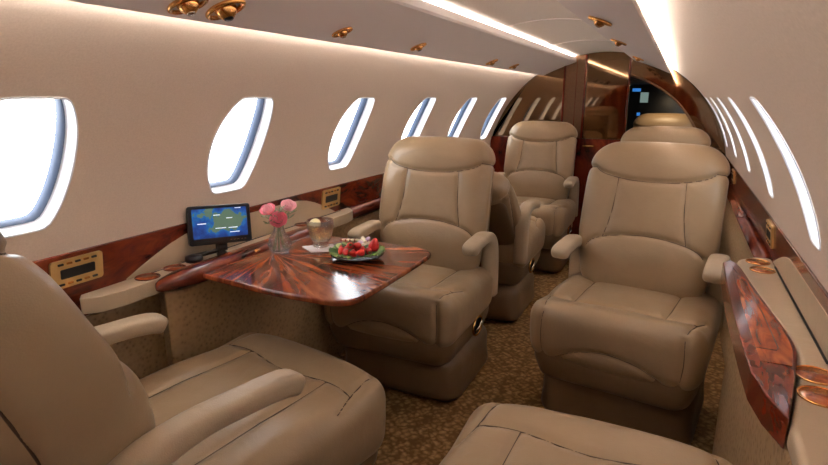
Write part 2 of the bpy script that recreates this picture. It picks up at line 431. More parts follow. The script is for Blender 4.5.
# ------------------------------------------------------------------ fuselage shell
WY = [1.305+.632*k for k in range(-3, 5)]
PH0, PH1, PHT = math.radians(9), math.radians(45), math.radians(59.2)
PHC = math.asin((.993-ZC)/R)
def outline_r(an, w=.113, h=.197, cut=.1625, n=30):
    c, s = abs(math.cos(an)), abs(math.sin(an))
    re = 1/math.sqrt((c/w)**2+(s/h)**2); rf = cut/max(s, 1e-4)
    return (re**-n+rf**-n)**(-1/n)
WWID = {-1: .113, 1: .078}
SKIP = {1: {4}}
def cyl(side, y, ph, r=R): return (side*r*math.cos(ph), y, ZC+r*math.sin(ph))
HC = .25
def wall(side, name, label):
    vs = []; fs = []; idx = {}
    def vid(p):
        k = tuple(round(c, 5) for c in p)
        if k not in idx: idx[k] = len(vs); vs.append(p)
        return idx[k]
    phs = [PH0+(PH1-PH0)*i/24 for i in range(25)]; cellY = [-HC+2*HC*i/20 for i in range(21)]
    ys = sorted(set(round(c+d, 5) for c in WY for d in cellY) | {Y0, Y1+.0})
    ys = [y for y in ys if Y0 <= y <= Y1]
    for cY in WY:                       # fill gaps
        pass
    def grid(ya, pa):
        for i in range(len(ya)-1):
            for j in range(len(pa)-1):
                fs.append(tuple(vid(cyl(side, a, b)) for a, b in ((ya[i], pa[j]), (ya[i+1], pa[j]), (ya[i+1], pa[j+1]), (ya[i], pa[j+1]))))
    grid(ys, [PHT*0+PH0*i/3 for i in range(4)]); grid(ys, [PH1+(PHT-PH1)*i/8 for i in range(9)])
    edges = [Y0]
    for c in WY: edges += [round(c-HC, 5), round(c+HC, 5)]
    edges.append(Y1)
    for k in range(0, len(edges), 2):
        a, b = edges[k], min(edges[k+1], Y1)
        if b > a: grid([y for y in ys if a-1e-6 <= y <= b+1e-6], phs)
    for c in WY:
        bd = [(d, phs[0]) for d in cellY[:-1]]+[(HC, p) for p in phs[:-1]]+[(d, phs[-1]) for d in cellY[:0:-1]]+[(-HC, p) for p in phs[:0:-1]]
        rings = []
        for d, p in bd:
            s_ = (p-PHC)*R; an = math.atan2(s_, d); L = math.hypot(d, s_); r0 = outline_r(an, WWID[side]) if not (side == 1 and abs(c-.673) < .01) else .001
            rings.append([((r0+(L-r0)*t)*math.cos(an), (r0+(L-r0)*t)*math.sin(an)/R+PHC) if t < 1 else (d, p) for t in (0, .08, .35, .7, 1)])
        n = len(bd)
        for i in range(n):
            for j in range(4):
                q = (rings[i][j], rings[(i+1) % n][j], rings[(i+1) % n][j+1], rings[i][j+1])
                fs.append(tuple(vid(cyl(side, round(c+d, 5) if abs(d) >= HC-1e-6 or j == 3 else c+d, p)) for d, p in q))
    for i in range(len(ys)-1):          # straight lower side wall
        fs.append(tuple(vid(p) for p in ((side*R, ys[i], 0.), (side*R, ys[i+1], 0.), (side*R, ys[i+1], ZC), (side*R, ys[i], ZC))))
    o = mesh(name, vs, fs, WALL)
    bm = bmesh.new(); bm.from_mesh(o.data); bmesh.ops.remove_doubles(bm, verts=bm.verts, dist=2e-4); bm.to_mesh(o.data); bm.free()
    return struct(o, label)
wall(-1, 'wall_left', 'beige fabric-covered curved cabin wall on the left')
wall(1, 'wall_right', 'beige fabric-covered curved cabin wall on the right')
ph = [PHT+(PI-2*PHT)*i/24 for i in range(25)]
vs = [(R*math.cos(p), y, ZC+R*math.sin(p)) for p in ph for y in (Y0, Y1+1.3)]
struct(mesh('ceiling', vs, [(2*i, 2*i+1, 2*i+3, 2*i+2) for i in range(24)], CEIL), 'curved cream headliner along the centre of the cabin')
struct(box('floor', -R, R, Y0, Y1, -.03, 0, CARPET), 'brown woven carpet on the cabin floor')

for y in (-.4, .5, 1.42, 2.30, 3.20):
    tube('headliner_seam', [((R-.001)*math.cos(p), y, ZC+(R-.001)*math.sin(p)) for p in ph[4:-4]], .0022, CREAMP, bpy.data.objects['ceiling'], 6)
# windows
def make_window(side, cy, num):
    K = 72; ans = [2*PI*i/K for i in range(K)]
    def ring(grow, r, sc_=1.):
        out = []
        for a in ans:
            rr = outline_r(a, WWID[side])*sc_+grow; out.append(cyl(side, cy+rr*math.cos(a), PHC+rr*math.sin(a)/R, r))
        return out
    def loft(name, rings, mat, parent=None):
        vs = [p for r in rings for p in r]; fs = []
        for j in range(len(rings)-1):
            for i in range(K): fs.append((j*K+i, j*K+(i+1) % K, (j+1)*K+(i+1) % K, (j+1)*K+i))
        return mesh(name, vs, fs, mat, parent)
    o = loft('window_%d' % num, [ring(.003, R-.0005), ring(.002, R-.0025), ring(-.001, R-.0025), ring(-.002, R+.003), ring(-.004, R+.030), ring(-.008, R+.031)], WHITE)
    struct(o, None)
    loft('inner_frame', [ring(-.007, R+.0305), ring(-.009, R+.030), ring(-.010, R+.060)], BLUEG, o)
    rg = ring(-.010, R+.058); vs = rg+[cyl(side, cy, PHC, R+.058)]
    mesh('pane', vs, [(i, (i+1) % K, K) for i in range(K)], PANE, o, False)
num = 1
for side in (-1, 1):
    for c in WY:
        if side == 1 and abs(c-.673) < .01: continue
        make_window(side, c, num); num += 1

# overhead panels with light coves
def overhead(side, label):
    pr = [(.189, 1.396), (.186, 1.372), (.190, 1.365), (.26, 1.342), (.34, 1.311), (.400, 1.284), (.410, 1.281), (.414, 1.284), (.412, 1.293), (.398, 1.294), (.26, 1.350), (.200, 1.378), (.195, 1.396)]
    n = len(pr); vs = [(side*x, y, z) for y in (Y0+.06, Y1-.002) for x, z in pr]
    fs = [(i, (i+1) % n, n+(i+1) % n, n+i) for i in range(n)]+[tuple(range(n)), tuple(range(2*n-1, n-1, -1))]
    o = mesh('overhead_panel', vs, fs, CREAMP); flat_shade(o, .45); tag(o, label, 'ceiling panel')
    def strip(nm, x0, z0, x1, z1, mat):
        t = .006; v = [(side*x, y, z+dz) for y in (Y0+.08, Y1-.03) for x, z, dz in ((x0, z0, 0), (x1, z1, 0), (x1, z1, t), (x0, z0, t))]
        f = [(0, 1, 5, 4), (1, 2, 6, 5), (2, 3, 7, 6), (3, 0, 4, 7), (0, 3, 2, 1), (4, 5, 6, 7)]
        return mesh(nm, v, f, mat, o, False)
    strip('outer_light_strip', .372, 1.308, .403, 1.2955, LED_O); strip('inner_light_strip', .206, 1.380, .230, 1.371, LED_I)
    return o
LED_O = plain('outer_cove_lamp', (1., .96, .91, 1), .5, emit=42.)
LED_I = plain('inner_cove_lamp', (1., .96, .91, 1), .5, emit=60.)
overhead(-1, 'cream overhead panel above the left windows with gold air vents')
overhead(1, 'cream overhead panel above the right windows with gold reading lights')

def fitting(x, y, kind, s, label, rz=0):
    sd = 1 if x > 0 else -1; z = 1.28+.386*(.41-abs(x))
    o = empty('reading_light' if kind == 'light' else 'air_vent', (x, y, z)); o.rotation_euler = (0, sd*math.atan(.386), 0)
    o.rotation_euler = (Matrix.Rotation(sd*math.atan(.386), 3, 'Y') @ Matrix.Rotation(rz, 3, 'Z')).to_euler()
    k = 32
    el = lambda r1, r2, zz: [(r1*math.cos(2*PI*i/k), r2*math.sin(2*PI*i/k), zz) for i in range(k)]
    tube('bezel', el(.036*s, .024*s, -.001), .005*s, GOLD, o, 8, closed=True)
    lathe('eyeball', [(0.001, -.020*s), (.010*s, -.018*s), (.018*s, -.010*s), (.021*s, 0), (.020*s, .004)], GOLD, o, 24)
    lathe('lens', [(.0005, -.0215*s), (.008*s, -.0205*s), (.009*s, -.018*s)], BLACK if kind != 'light' else CHROME, o, 20)
    tag(o, label, 'reading light' if kind == 'light' else 'air vent', 'gold fittings in the overhead panels'); return o
fitting(-.357, .815, 'light', 1.0, 'gold reading light at the top edge, left one of the near pair', .4)
fitting(-.350, .905, 'vent', 1.1, 'gold air vent with black centre at the top edge, right one of the near pair', .2)
fitting(-.352, 1.34, 'light', .75, 'gold reading light in the left overhead panel above the table flowers', .3)
fitting(-.352, 1.83, 'vent', .75, 'gold air vent in the left overhead panel above the seat behind the table', .3)
fitting(-.362, 2.70, 'light', .8, 'gold reading light far along the left overhead panel', .3)
fitting(-.362, 3.10, 'vent', .75, 'farthest gold air vent on the left overhead panel near the mirror', .3)
fitting(.277, 1.64, 'light', .85, 'nearest gold reading light on the right overhead panel')
fitting(.25, 2.40, 'vent', .8, 'gold air vent second along the right overhead panel')
fitting(.255, 3.40, 'light', .8, 'farthest gold reading light on the right overhead panel')

# wood bands, lower side panels, rails
def band(side, name, z0, z1, r, mat, y0, y1, label):
    def p(z, rr, y):
        if z >= ZC: 
            a = math.asin((z-ZC)/R); return (side*rr*math.cos(a), y, ZC+rr*math.sin(a))
        return (side*rr, y, z)
    zs = [z0+(z1-z0)*i/10 for i in range(11)]; vs = []; fs = []
    prof = [(z, R-.001) for z in zs]+[(z, r) for z in zs[::-1]]; n = len(prof)
    for y in (y0, y1): vs += [p(z, rr, y) for z, rr in prof]
    fs = [(i, (i+1) % n, n+(i+1) % n, n+i) for i in range(n)]+[tuple(range(n)), tuple(range(2*n-1, n-1, -1))]
    o = mesh(name, vs, fs, mat); flat_shade(o, .6); bevel(o, .002, 2); return struct(o, label)
band(-1, 'trim_1', .600, .772, R-.008, WBAND, Y0, Y1, 'glossy rosewood band along the left wall')
band(1, 'trim_2', .600, .772, R-.008, WBAND, Y0, Y1, 'glossy rosewood band along the right wall')
for sd, nm, nm2 in ((-1, 'trim_3', 'trim_5'), (1, 'trim_4', 'trim_6')):
    o = box(nm, sd*(R-.018), sd*(R-.001), Y0, Y1, .0, .598, OST, bv=.003); struct(o, 'ostrich-grain lower side panel')
    y0 = 1.98 if sd < 0 else 1.95
    vs = []; fs = []; m = 14
    prof = [(sd*(R-.008), .655)]+[(sd*(R-.022-.018*math.sin(PI*i/m)), .655-.05*i/m) for i in range(m+1)]+[(sd*(R-.008), .605)]
    n = len(prof); vs = [(a, y, b) for y in (y0, Y1-.01) for a, b in prof]
    fs = [(i, (i+1) % n, n+(i+1) % n, n+i) for i in range(n)]+[tuple(range(n)), tuple(range(2*n-1, n-1, -1))]
    struct(mesh(nm2, vs, fs, WNOSE), 'rounded rosewood rail below the window band')

# control plates in the wood band
def control(side, y, label, w=.13, z0=.690, z1=.760):
    a0, a1 = math.asin((z0-ZC)/R), math.asin((z1-ZC)/R); r = R-.010; am = (a0+a1)/2; h = (z1-z0)
    o = empty('control_panel', cyl(side, y, am, r)); tag(o, label, 'control panel', 'gold control panels in the wood bands')
    # local frame: x = along cabin, y = up the wall, z = into the cabin
    up = Vector((-side*math.sin(am), 0, math.cos(am))); inn = Vector((-side*math.cos(am), 0, -math.sin(am))); al = up.cross(inn)
    o.matrix_world = Matrix(((al.x, up.x, inn.x, o.location.x), (al.y, up.y, inn.y, o.location.y), (al.z, up.z, inn.z, o.location.z), (0, 0, 0, 1)))
    def rr(nm, w, h, d0, d1, mat, cx=0, cy=0, rad=.008):
        pts = []
        for qx, qy, a in ((1, 1, 0), (-1, 1, 90), (-1, -1, 180), (1, -1, 270)):
            for k in range(5):
                t = math.radians(a+k*22.5); pts.append((cx+qx*(w/2-rad)+rad*math.cos(t), cy+qy*(h/2-rad)+rad*math.sin(t)))
        return prism(nm, pts, d0, d1, mat, o, bv=0)
    rr('plate', w, h, -.004, .004, PLATE); rr('display', w*.66, h*.34, .004, .0055, DARK, rad=.003)
    for yy in (-.36, .36):
        for k in range(5): rr('button', w*.10, h*.07, .004, .0065, DARK if k % 2 == 0 else GOLD, (k-2)*w*.16, yy*h, .001)
    return o
control(-1, .800, 'gold control panel on the left wood band by the foreground seat')
control(-1, 1.895, 'gold control panel on the left wood band beyond the table', .13, .684, .764)
control(1, 1.95, 'gold control panel on the right wood band behind the right ledge', .12)
control(1, 3.35, 'far gold control panel on the right wood band', .12)

# ------------------------------------------------------------------ side ledges
ZL = .660
def ledge(side, y0, y1, xi, label, tipw=.06):
    pts = []
    inner = xi
    # plan outline, rounded near and far ends
    EX = .785 if side < 0 else .792
    pts = [(side*EX, y0+.02), (side*.76, y0), (side*(inner+.04), y0), (side*(inner+.012), y0+.03), (side*inner, y0+.09)]
    pts += [(side*inner, y1-.10), (side*(inner+.01), y1-.05), (side*(inner+.05), y1-.005), (side*EX, y1)]
    if side > 0:
        notch = [(v.x+.0015, v.y) for v in catmull([(.728, 1.08, 0), (.742, 1.17, 0), (.738, 1.27, 0), (.722, 1.42, 0), (.708, 1.56, 0), (.692, 1.73, 0)], 5)]
        pts = pts[:5]+[(.6915, .885), (.706, .953)]+notch+[(.690, 1.80)]+pts[6:]; pts = pts[::-1]
    o = prism('side_ledge', pts, ZL-.04, ZL, LEP, None, bv=.012, seg=4)
    tag(o, label, 'ledge'); return o
LL = ledge(-1, .78, 2.02, .716, 'tan leather side ledge under the left windows carrying the monitor')
RL = ledge(1, -.2, 1.90, .690, 'tan leather side ledge on the right with gold-rimmed cup holders')
def cup(parent, x, y, r, gold=True, depth=False):
    k = 36
    c = [(x+r*math.cos(2*PI*i/k), y+r*math.sin(2*PI*i/k), ZL+.0015) for i in range(k)]
    o = lathe('cup_holder', [(.001, .0016), (r*.98, .0016), (r, .0004)], WCUP, parent, k, (x, y, ZL))
    if gold: tube('rim', c, .0020, GOLD, o, 8, closed=True)
    else: tube('rim', c, .0015, WNOSE, o, 6, closed=True)
cup(LL, -.752, .965, .031, False); cup(LL, -.752, 1.055, .030, False); cup(LL, -.757, 1.66, .030, False); cup(LL, -.757, 1.75, .030, False)
cup(RL, .748, 1.83, .030); cup(RL, .750, 1.745, .030); cup(RL, .758, 1.085, .0335); cup(RL, .752, 1.003, .0335)
# dark slots where the table slides away
box('slot', -.777, -.771, .95, 1.95, ZL-.002, ZL+.0012, DARK, LL); box('slot', .785, .789, 1.15, 1.80, ZL-.002, ZL+.0012, DARK, RL)

# arched leather flap over the wood band
def flap(side, y0, y1, label, ztop=.752):
    pts = [(y0, ZL-.002)]; k = 20
    for i in range(k+1):
        t = i/k; y = y0+(y1-y0)*t; e = min(t/.30, (1-t)/.30, 1); pts.append((y, ZL+(ztop-ZL)*math.sin(e*PI/2)**1.0))
    pts.append((y1, ZL-.002))
    n = len(pts); th = (.003, .010); vs = []
    for d in th:
        for y, z in pts:
            a = math.asin(max(0, z-ZC)/R); vs.append(((R-d)*math.cos(a)*side, y, ZC+(R-d)*math.sin(a)))
    fs = [tuple(range(n)), tuple(range(2*n-1, n-1, -1))]+[(i, (i+1) % n, n+(i+1) % n, n+i) for i in range(n)]
    o = mesh('ledge_flap', vs, fs, LEP, None, False); bevel(o, .004, 3); tag(o, label, 'flap'); return o
flap(-1, .93, 1.93, 'long arched leather flap against the left wood band behind the monitor')
flap(1, .85, 1.86, 'long arched leather flap against the right wood band', .738)

# table box under the left ledge, suede side panel under the right one
o = prism('side_cabinet', [(-.785, 1.02), (-.70, .97), (-.685, 1.02), (-.685, 1.70), (-.785, 1.70)], .012, ZL-.042, OST, None, bv=.006)
tag(o, 'ostrich-grain leather cabinet under the table and left ledge', 'cabinet')
o = prism('side_cabinet', [(.785, -.2), (.696, -.2), (.690, 1.70), (.698, 1.78), (.785, 1.80)], .012, ZL-.042, OST, None, bv=.01)
tag(o, 'ostrich-grain leather cabinet under the right ledge', 'cabinet')

# rosewood nosings
def leafpts(side, y0, y1, xi, xo):
    k = 28; a = []; b = []
    for i in range(k+1):
        t = i/k; y = y0+(y1-y0)*t
        e = min(1, t/.12); f = min(1, (1-t)/.10)
        inn = xi+.035*(1-math.sin(e*PI/2))+.03*(1-math.sin(f*PI/2)); g = math.sin(min(1, t/.30)*PI/2)*math.sin(min(1, (1-t)/.25)*PI/2)
        out = xi+.036+(xo-xi-.036)*g
        a.append((side*inn, y)); b.append((side*max(out, inn+.001), y))
    return a+b[::-1]
vs = []; fs = []; NL = 60; NK = 20
for i in range(NL+1):
    t = i/NL; y = .930+(1.75-.930)*t
    e = math.sqrt(max(0, 1-(1-min(1, t/.20))**2)); f = math.sqrt(max(0, 1-(1-min(1, (1-t)/.16))**2)); g = max(.02, min(e, f))
    xi = -.646-.032*(1-min(1, t/.20))**1.6-.03*(1-min(1, (1-t)/.16))**2; xo = xi-.068*g
    hw = (xi-xo)/2; cx = (xi+xo)/2; hz = .026*max(.02, g)**.8; cz = ZL-.009-.006*(1-g)
    for k in range(NK):
        a = 2*PI*k/NK; c_, s_ = math.cos(a), math.sin(a)
        vs.append((cx+math.copysign(abs(c_)**.7, c_)*hw, y, cz+math.copysign(abs(s_)**.75, s_)*hz))
for i in range(NL):
    for k in range(NK): fs.append((i*NK+k, i*NK+(k+1) % NK, (i+1)*NK+(k+1) % NK, (i+1)*NK+k))
fs += [tuple(range(NK))[::-1], tuple(NL*NK+k for k in range(NK))]
nose = mesh('table_rail', vs, fs, WNOSE)
tag(nose, 'glossy rosewood rail with pointed end between the table and the left ledge', 'rail')
tube('hinge_pin', [(-.650, 1.27, ZL+.006), (-.650, 1.29, ZL+.006)], .006, GOLD, nose, 10)
lo = catmull([(.655, 1.03, 0), (.650, 1.20, 0), (.648, 1.50, 0), (.652, 1.75, 0)], 6)+catmull([(.672, 1.79, 0), (.692, 1.73, 0), (.708, 1.56, 0), (.722, 1.42, 0), (.738, 1.27, 0), (.742, 1.17, 0), (.728, 1.08, 0)], 5)+[Vector((.704, .955, 0)), Vector((.690, .89, 0)), Vector((.668, .955, 0))]
lo = [(v.x, v.y) for v in lo]
lid = prism('folded_table', lo, ZL-.045, ZL+.010, WNOSE, None, bv=.010, seg=5)
tag(lid, 'closed rosewood table lid set into the right ledge', 'table')
k = [(v.x, v.y) for v in catmull([(.674, 1.085, 0), (.671, 1.25, 0), (.670, 1.55, 0), (.674, 1.72, 0)], 5)+catmull([(.688, 1.70, 0), (.702, 1.54, 0), (.716, 1.40, 0), (.731, 1.26, 0), (.734, 1.17, 0), (.722, 1.085, 0)], 5)]
prism('veneer_panel', k, ZL+.009, ZL+.0108, WLID, lid, bv=0)
tube('inlay_line', [(.674, 1.70, ZL+.0108), (.694, 1.55, ZL+.0108), (.706, 1.35, ZL+.0108), (.711, 1.16, ZL+.0108), (.706, 1.145, ZL+.0108), (.673, 1.145, ZL+.0108)], .0009, DARK, lid, 5)

# ------------------------------------------------------------------ table
def rounded(pts, rad, k=6):
    out = []; n = len(pts)
    for i in range(n):
        p0, p, p1 = Vector(pts[i-1]), Vector(pts[i]), Vector(pts[(i+1) % n]); r = rad[i]
        if r == 0: out.append(tuple(p)); continue
        a = p+(p0-p).normalized()*r; b = p+(p1-p).normalized()*r
        for j in range(k+1):
            t = j/k; out.append(tuple((1-t)**2*a+2*t*(1-t)*p+t*t*b))
    return out
tp = rounded([(-.646, 1.052), (-.40, 1.022), (-.155, 1.028), (-.150, 1.30), (-.153, 1.548), (-.35, 1.568), (-.646, 1.56)], [0, .08, .075, .1, .075, .1, 0])
table = empty('cabin_table', (0, 0, 0)); tag(table, 'glossy rosewood fold-out table with starburst veneer in front of the left seat', 'table')
t1 = prism('tabletop', tp, ZL-.016, ZL+.0, WTAB, table, bv=.006, seg=4)
box('fold_joint', -.402, -.4005, 1.030, 1.560, ZL-.001, ZL+.0004, DARK, t1)
box('support_rail', -.66, -.30, 1.22, 1.27, ZL-.032, ZL-.017, BLACK, table, .003); box('support_rail', -.66, -.30, 1.38, 1.43, ZL-.032, ZL-.017, BLACK, table, .003)
tube('release_knob', [(-.36, 1.12, ZL-.018), (-.36, 1.12, ZL-.032)], .010, BLACK, table, 14)

# ------------------------------------------------------------------ things on the table
def screen_mat():
    m, nt, b = newmat('moving_map'); v = coords(nt)
    n = N(nt, 'ShaderNodeTexNoise', Scale=26., Detail=8.); nt.links.new(v, n.inputs[0])
    # landmass = noise + blob
    sub = N(nt, 'ShaderNodeVectorMath', operation='SUBTRACT'); nt.links.new(v, sub.inputs[0]); sub.inputs[1].default_value = (.012, 0, .016)
    sc2 = N(nt, 'ShaderNodeVectorMath', operation='MULTIPLY'); nt.links.new(sub.outputs[0], sc2.inputs[0]); sc2.inputs[1].default_value = (13, 0, 24)
    ln = N(nt, 'ShaderNodeVectorMath', operation='LENGTH'); nt.links.new(sc2.outputs[0], ln.inputs[0])
    ad = N(nt, 'ShaderNodeMath', operation='MULTIPLY_ADD'); nt.links.new(n.outputs[0], ad.inputs[0]); ad.inputs[1].default_value = -4.2; nt.links.new(ln.outputs['Value'], ad.inputs[2])
    r = ramp(nt, [(.0, srgb(84, 104, 84)), (.012, srgb(52, 104, 84)), (.03, srgb(24, 96, 150)), (.4, srgb(18, 66, 136)), (.95, srgb(14, 44, 104))], ad.outputs[0])
    shift = N(nt, 'ShaderNodeMath', operation='ADD'); nt.links.new(ad.outputs[0], shift.inputs[0]); shift.inputs[1].default_value = 1.28
    nt.links.new(shift.outputs[0], r.inputs[0])
    b.inputs['Base Color'].default_value = (0.01, .01, .02, 1); nt.links.new(r.outputs[0], b.inputs['Emission Color']); b.inputs['Emission Strength'].default_value = 1.0
    b.inputs['Roughness'].default_value = .25; return m
tv = empty('monitor', (-.738, 1.212, ZL)); tag(tv, 'small black monitor showing a blue and green map, on the left ledge', 'monitor')
ang = math.atan2(.86, .52)
hd = empty('screen_head'); hd.parent = tv; hd.location = (.012, 0, .098); hd.rotation_euler = (math.radians(-8), math.radians(2), ang); hd.scale = (.9, .9, .9)
def rrect(w, h, r=.008):
    pts = []
    for qx, qy, a in ((1, 1, 0), (-1, 1, 90), (-1, -1, 180), (1, -1, 270)):
        for k in range(6):
            t = math.radians(a+k*18); pts.append((qx*(w/2-r)+r*math.cos(t), qy*(h/2-r)+r*math.sin(t)))
    return pts
prism('housing', rrect(.205, .130), -.010, .012, BLACK, hd, bv=.003, axis='y')
prism('screen', [(x, z+.006) for x, z in rrect(.178, .098, .003)], -.0112, -.0095, screen_mat(), hd, bv=0, axis='y')
TXT = plain('screen_text', srgb(225, 235, 245), .5, emit=.9)
for x0, w, zz in ((-.060, .028, .000), (.0, .035, -.018), (.040, .030, -.019), (.045, .032, -.034), (-.01, .022, .026), (.03, .02, .014), (.060, .02, .046)):
    box('map_caption', x0-w/2, x0+w/2, -.0116, -.0111, zz+.005, zz+.0072, TXT, hd)
for i in range(5): box('front_button', .028+i*.012, .034+i*.012, -.012, -.0095, -.055, -.0525, CHROME, hd)
tube('bracket', [(.012, 0, .035), (.008, -.004, .018), (-.02, -.05, .012), (-.03, -.08, .012)], .007, BLACK, tv, 10)
lathe('base_puck', [(.024, .001), (.026, .006), (.024, .016), (.012, .020), (.0005, .021)], BLACK, tv, 28, (-.015, -.085, 0))
tube('knuckle', [(.0, -.012, .028), (.024, .012, .028)], .012, BLACK, tv, 14)
lathe('foot', [(.016, .001), (.017, .008), (.010, .016), (.009, .03)], BLACK, tv, 20, (.012, 0, 0))

# napkin, tumbler
TZ = ZL+.0004
nap = prism('napkin', rounded([(-.565, 1.395), (-.495, 1.350), (-.425, 1.405), (-.49, 1.462)], [.004]*4), TZ, TZ+.003, plain('white_linen', srgb(232, 226, 228), .8), None, bv=.0008)
tag(nap, 'folded white cocktail napkin under the tumbler', 'napkin')
gl = empty('tumbler', (-.505, 1.418, TZ+.0034)); gl.scale = (1.12, 1.12, 1.12); tag(gl, 'clear tumbler with pale iced drink and a lemon slice on the napkin', 'glass')
lathe('glass_wall', [(.0005, 0), (.020, 0), (.024, .003), (.022, .012), (.030, .028), (.0365, .052), (.038, .078), (.0365, .0785), (.0350, .052), (.0285, .030), (.018, .018), (.0005, .016)], GLASS, gl, 44)
lathe('drink', [(.0005, .0175), (.017, .019), (.0275, .0305), (.0338, .052), (.0345, .062), (.0005, .062)], DRINK, gl, 40)
ICE = glassmat('ice', (.97, .98, 1, 1), .12, .3, 1.31)
for i, (x, y, z) in enumerate(((-.012, .005, .055), (.012, -.006, .058), (.002, .014, .050), (-.004, -.014, .045), (.016, .010, .044))):
    ic = box('ice_cube', -.009, .009, -.009, .009, -.009, .009, ICE, gl, .003); ic.location = (x, y, z); ic.rotation_euler = (i, i*.7, i*1.3)
sl = lathe('lemon_slice', [(.0005, -.0015), (.017, -.0015), (.018, 0), (.017, .0015), (.0005, .0015)], plain('lemon', srgb(226, 216, 160), .5), gl, 28)
sl.location = (-.010, -.012, .066); sl.rotation_euler = (1.0, .5, 0)

# vase
vz = empty('bud_vase', (-.590, 1.318, TZ)); tag(vz, 'small clear round-bellied glass vase on the table', 'vase')
lathe('vase_wall', [(.0005, 0), (.024, 0), (.030, .006), (.036, .020), (.037, .032), (.031, .048), (.020, .062), (.0150, .076), (.0165, .090), (.021, .098),
                    (.0195, .0985), (.0150, .090), (.0133, .076), (.0180, .062), (.029, .048), (.0348, .032), (.0335, .020), (.027, .009), (.0005, .008)], GLASS, vz, 44)
lathe('water', [(.0005, .0085), (.0265, .0095), (.0330, .021), (.0342, .032), (.0290, .046), (.0005, .046)], glassmat('water', (.98, .99, .98, 1), 0, .4, 1.33), vz, 40)
ROSE = plain('rose_petal', srgb(240, 132, 152), .55); ROSEL = plain('pale_rose_petal', srgb(248, 188, 198), .55)
GREEN = plain('leaf_green', srgb(86, 110, 74), .6); GREEN2 = plain('pale_leaf_green', srgb(140, 158, 128), .6); STEM = plain('stem_green', srgb(96, 122, 72), .6)
def petal(parent, r, h, a, open_, mat):
    nu, nv = 7, 6; vs = []; fs = []
    for i in range(nu):
        u = i/(nu-1)*2-1
        for j in range(nv):
            t = j/(nv-1); rad = r*(.25+.75*math.sin(min(1, t*1.15)*PI/2))*(1+open_*t*t); an = a+u*.85*(1-.25*t*t)
            z = h*(t-.18*u*u*t)-open_*h*.25*t**3+.001
            for _ in (0,): vs.append((rad*math.cos(an), rad*math.sin(an), z))
    for i in range(nu-1):
        for j in range(nv-1): fs.append((i*nv+j, (i+1)*nv+j, (i+1)*nv+j+1, i*nv+j+1))
    o = mesh('petal', vs, fs, mat, parent); s = o.modifiers.new('s', 'SOLIDIFY'); s.thickness = .0008; return o
def rose(tip, tilt, s, m1, m2, label):
    base = Vector((-.590, 1.318, TZ+.012)); tip = Vector(tip)
    o = empty('rose', tip); tag(o, label, 'flower', 'pink roses in the bud vase')
    hd = empty('bloom'); hd.parent = o; hd.rotation_euler = tilt
    for ring, (cnt, rr, hh, op) in enumerate(((3, .005, .021, 0), (4, .009, .022, .0), (5, .013, .021, .10), (6, .016, .019, .28))):
        for k in range(cnt): petal(hd, rr*s, hh*s, 2*PI*k/cnt+ring*.6, op, m1 if ring < 3 else m2)
    nk = Vector((-.590, 1.318, TZ+.085))
    d = tip-nk; pts = [tip-tip, nk-tip+d*.35+Vector((0, 0, .006)), nk-tip, base-tip+Vector((-(tip.x+.590)*.5, -(tip.y-1.318)*.5, 0))]
    tube('stem', catmull(pts, 5), .0015, STEM, o, 6)
    return o
rose((-.585, 1.318, TZ+.095), (.75, .55, 0), 1.35, ROSE, ROSE, 'deep pink rose lowest and nearest in the vase')
rose((-.600, 1.292, TZ+.126), (.55, .1, 0), 1.2, ROSEL, ROSE, 'pale pink rose on the left of the vase')
rose((-.578, 1.352, TZ+.130), (.55, .3, .5), 1.2, ROSEL, ROSEL, 'pale pink rose highest on the right of the vase')
def sprig(dx, dy, dz, mat, label, lf=9):
    o = empty('greenery_sprig', (-.590, 1.318, TZ+.085)); tag(o, label, 'greenery', 'leafy sprigs in the bud vase')
    end = Vector((dx, dy, dz)); pts = catmull([(-.25*dx, -.25*dy, -.07), (0, 0, 0), (dx*.35, dy*.35, dz*.6), tuple(end)], 6)
    tube('stem', pts, .0009, STEM, o, 5)
    vs = []; fs = []
    for k in range(lf):
        p = pts[min(len(pts)-1, 7+int(k*11/lf))]; a = k*2.4; l = .020+.010*random.random()
        d = Vector((math.cos(a), math.sin(a), .5+.4*random.random())).normalized(); w = d.cross(Vector((0, 0, 1))).normalized()*l*.28; b = len(vs)
        nrm = d.cross(w).normalized()*l*.08
        vs += [p, p+d*l*.5+w+nrm, p+d*l, p+d*l*.5-w+nrm, p+d*l*.5-nrm]; fs += [(b, b+1, b+4), (b+1, b+2, b+4), (b+2, b+3, b+4), (b+3, b, b+4)]
    lo = mesh('leaf_spray', vs, fs, mat, o, False); lo.modifiers.new('s', 'SOLIDIFY').thickness = .0006
sprig(-.045, -.025, .030, GREEN2, 'leafy sprig leaning left out of the vase'); sprig(-.04, .0, .045, GREEN, 'leafy sprig behind the left rose')
sprig(.03, .055, .040, GREEN2, 'leafy sprig reaching right out of the vase', 8); sprig(.012, .05, .018, GREEN, 'dark leafy sprig drooping right under the roses')
sprig(-.02, -.04, .012, GREEN, 'dark leafy sprig under the nearest rose'); sprig(.0, .01, .055, GREEN2, 'leafy sprig rising between the roses')

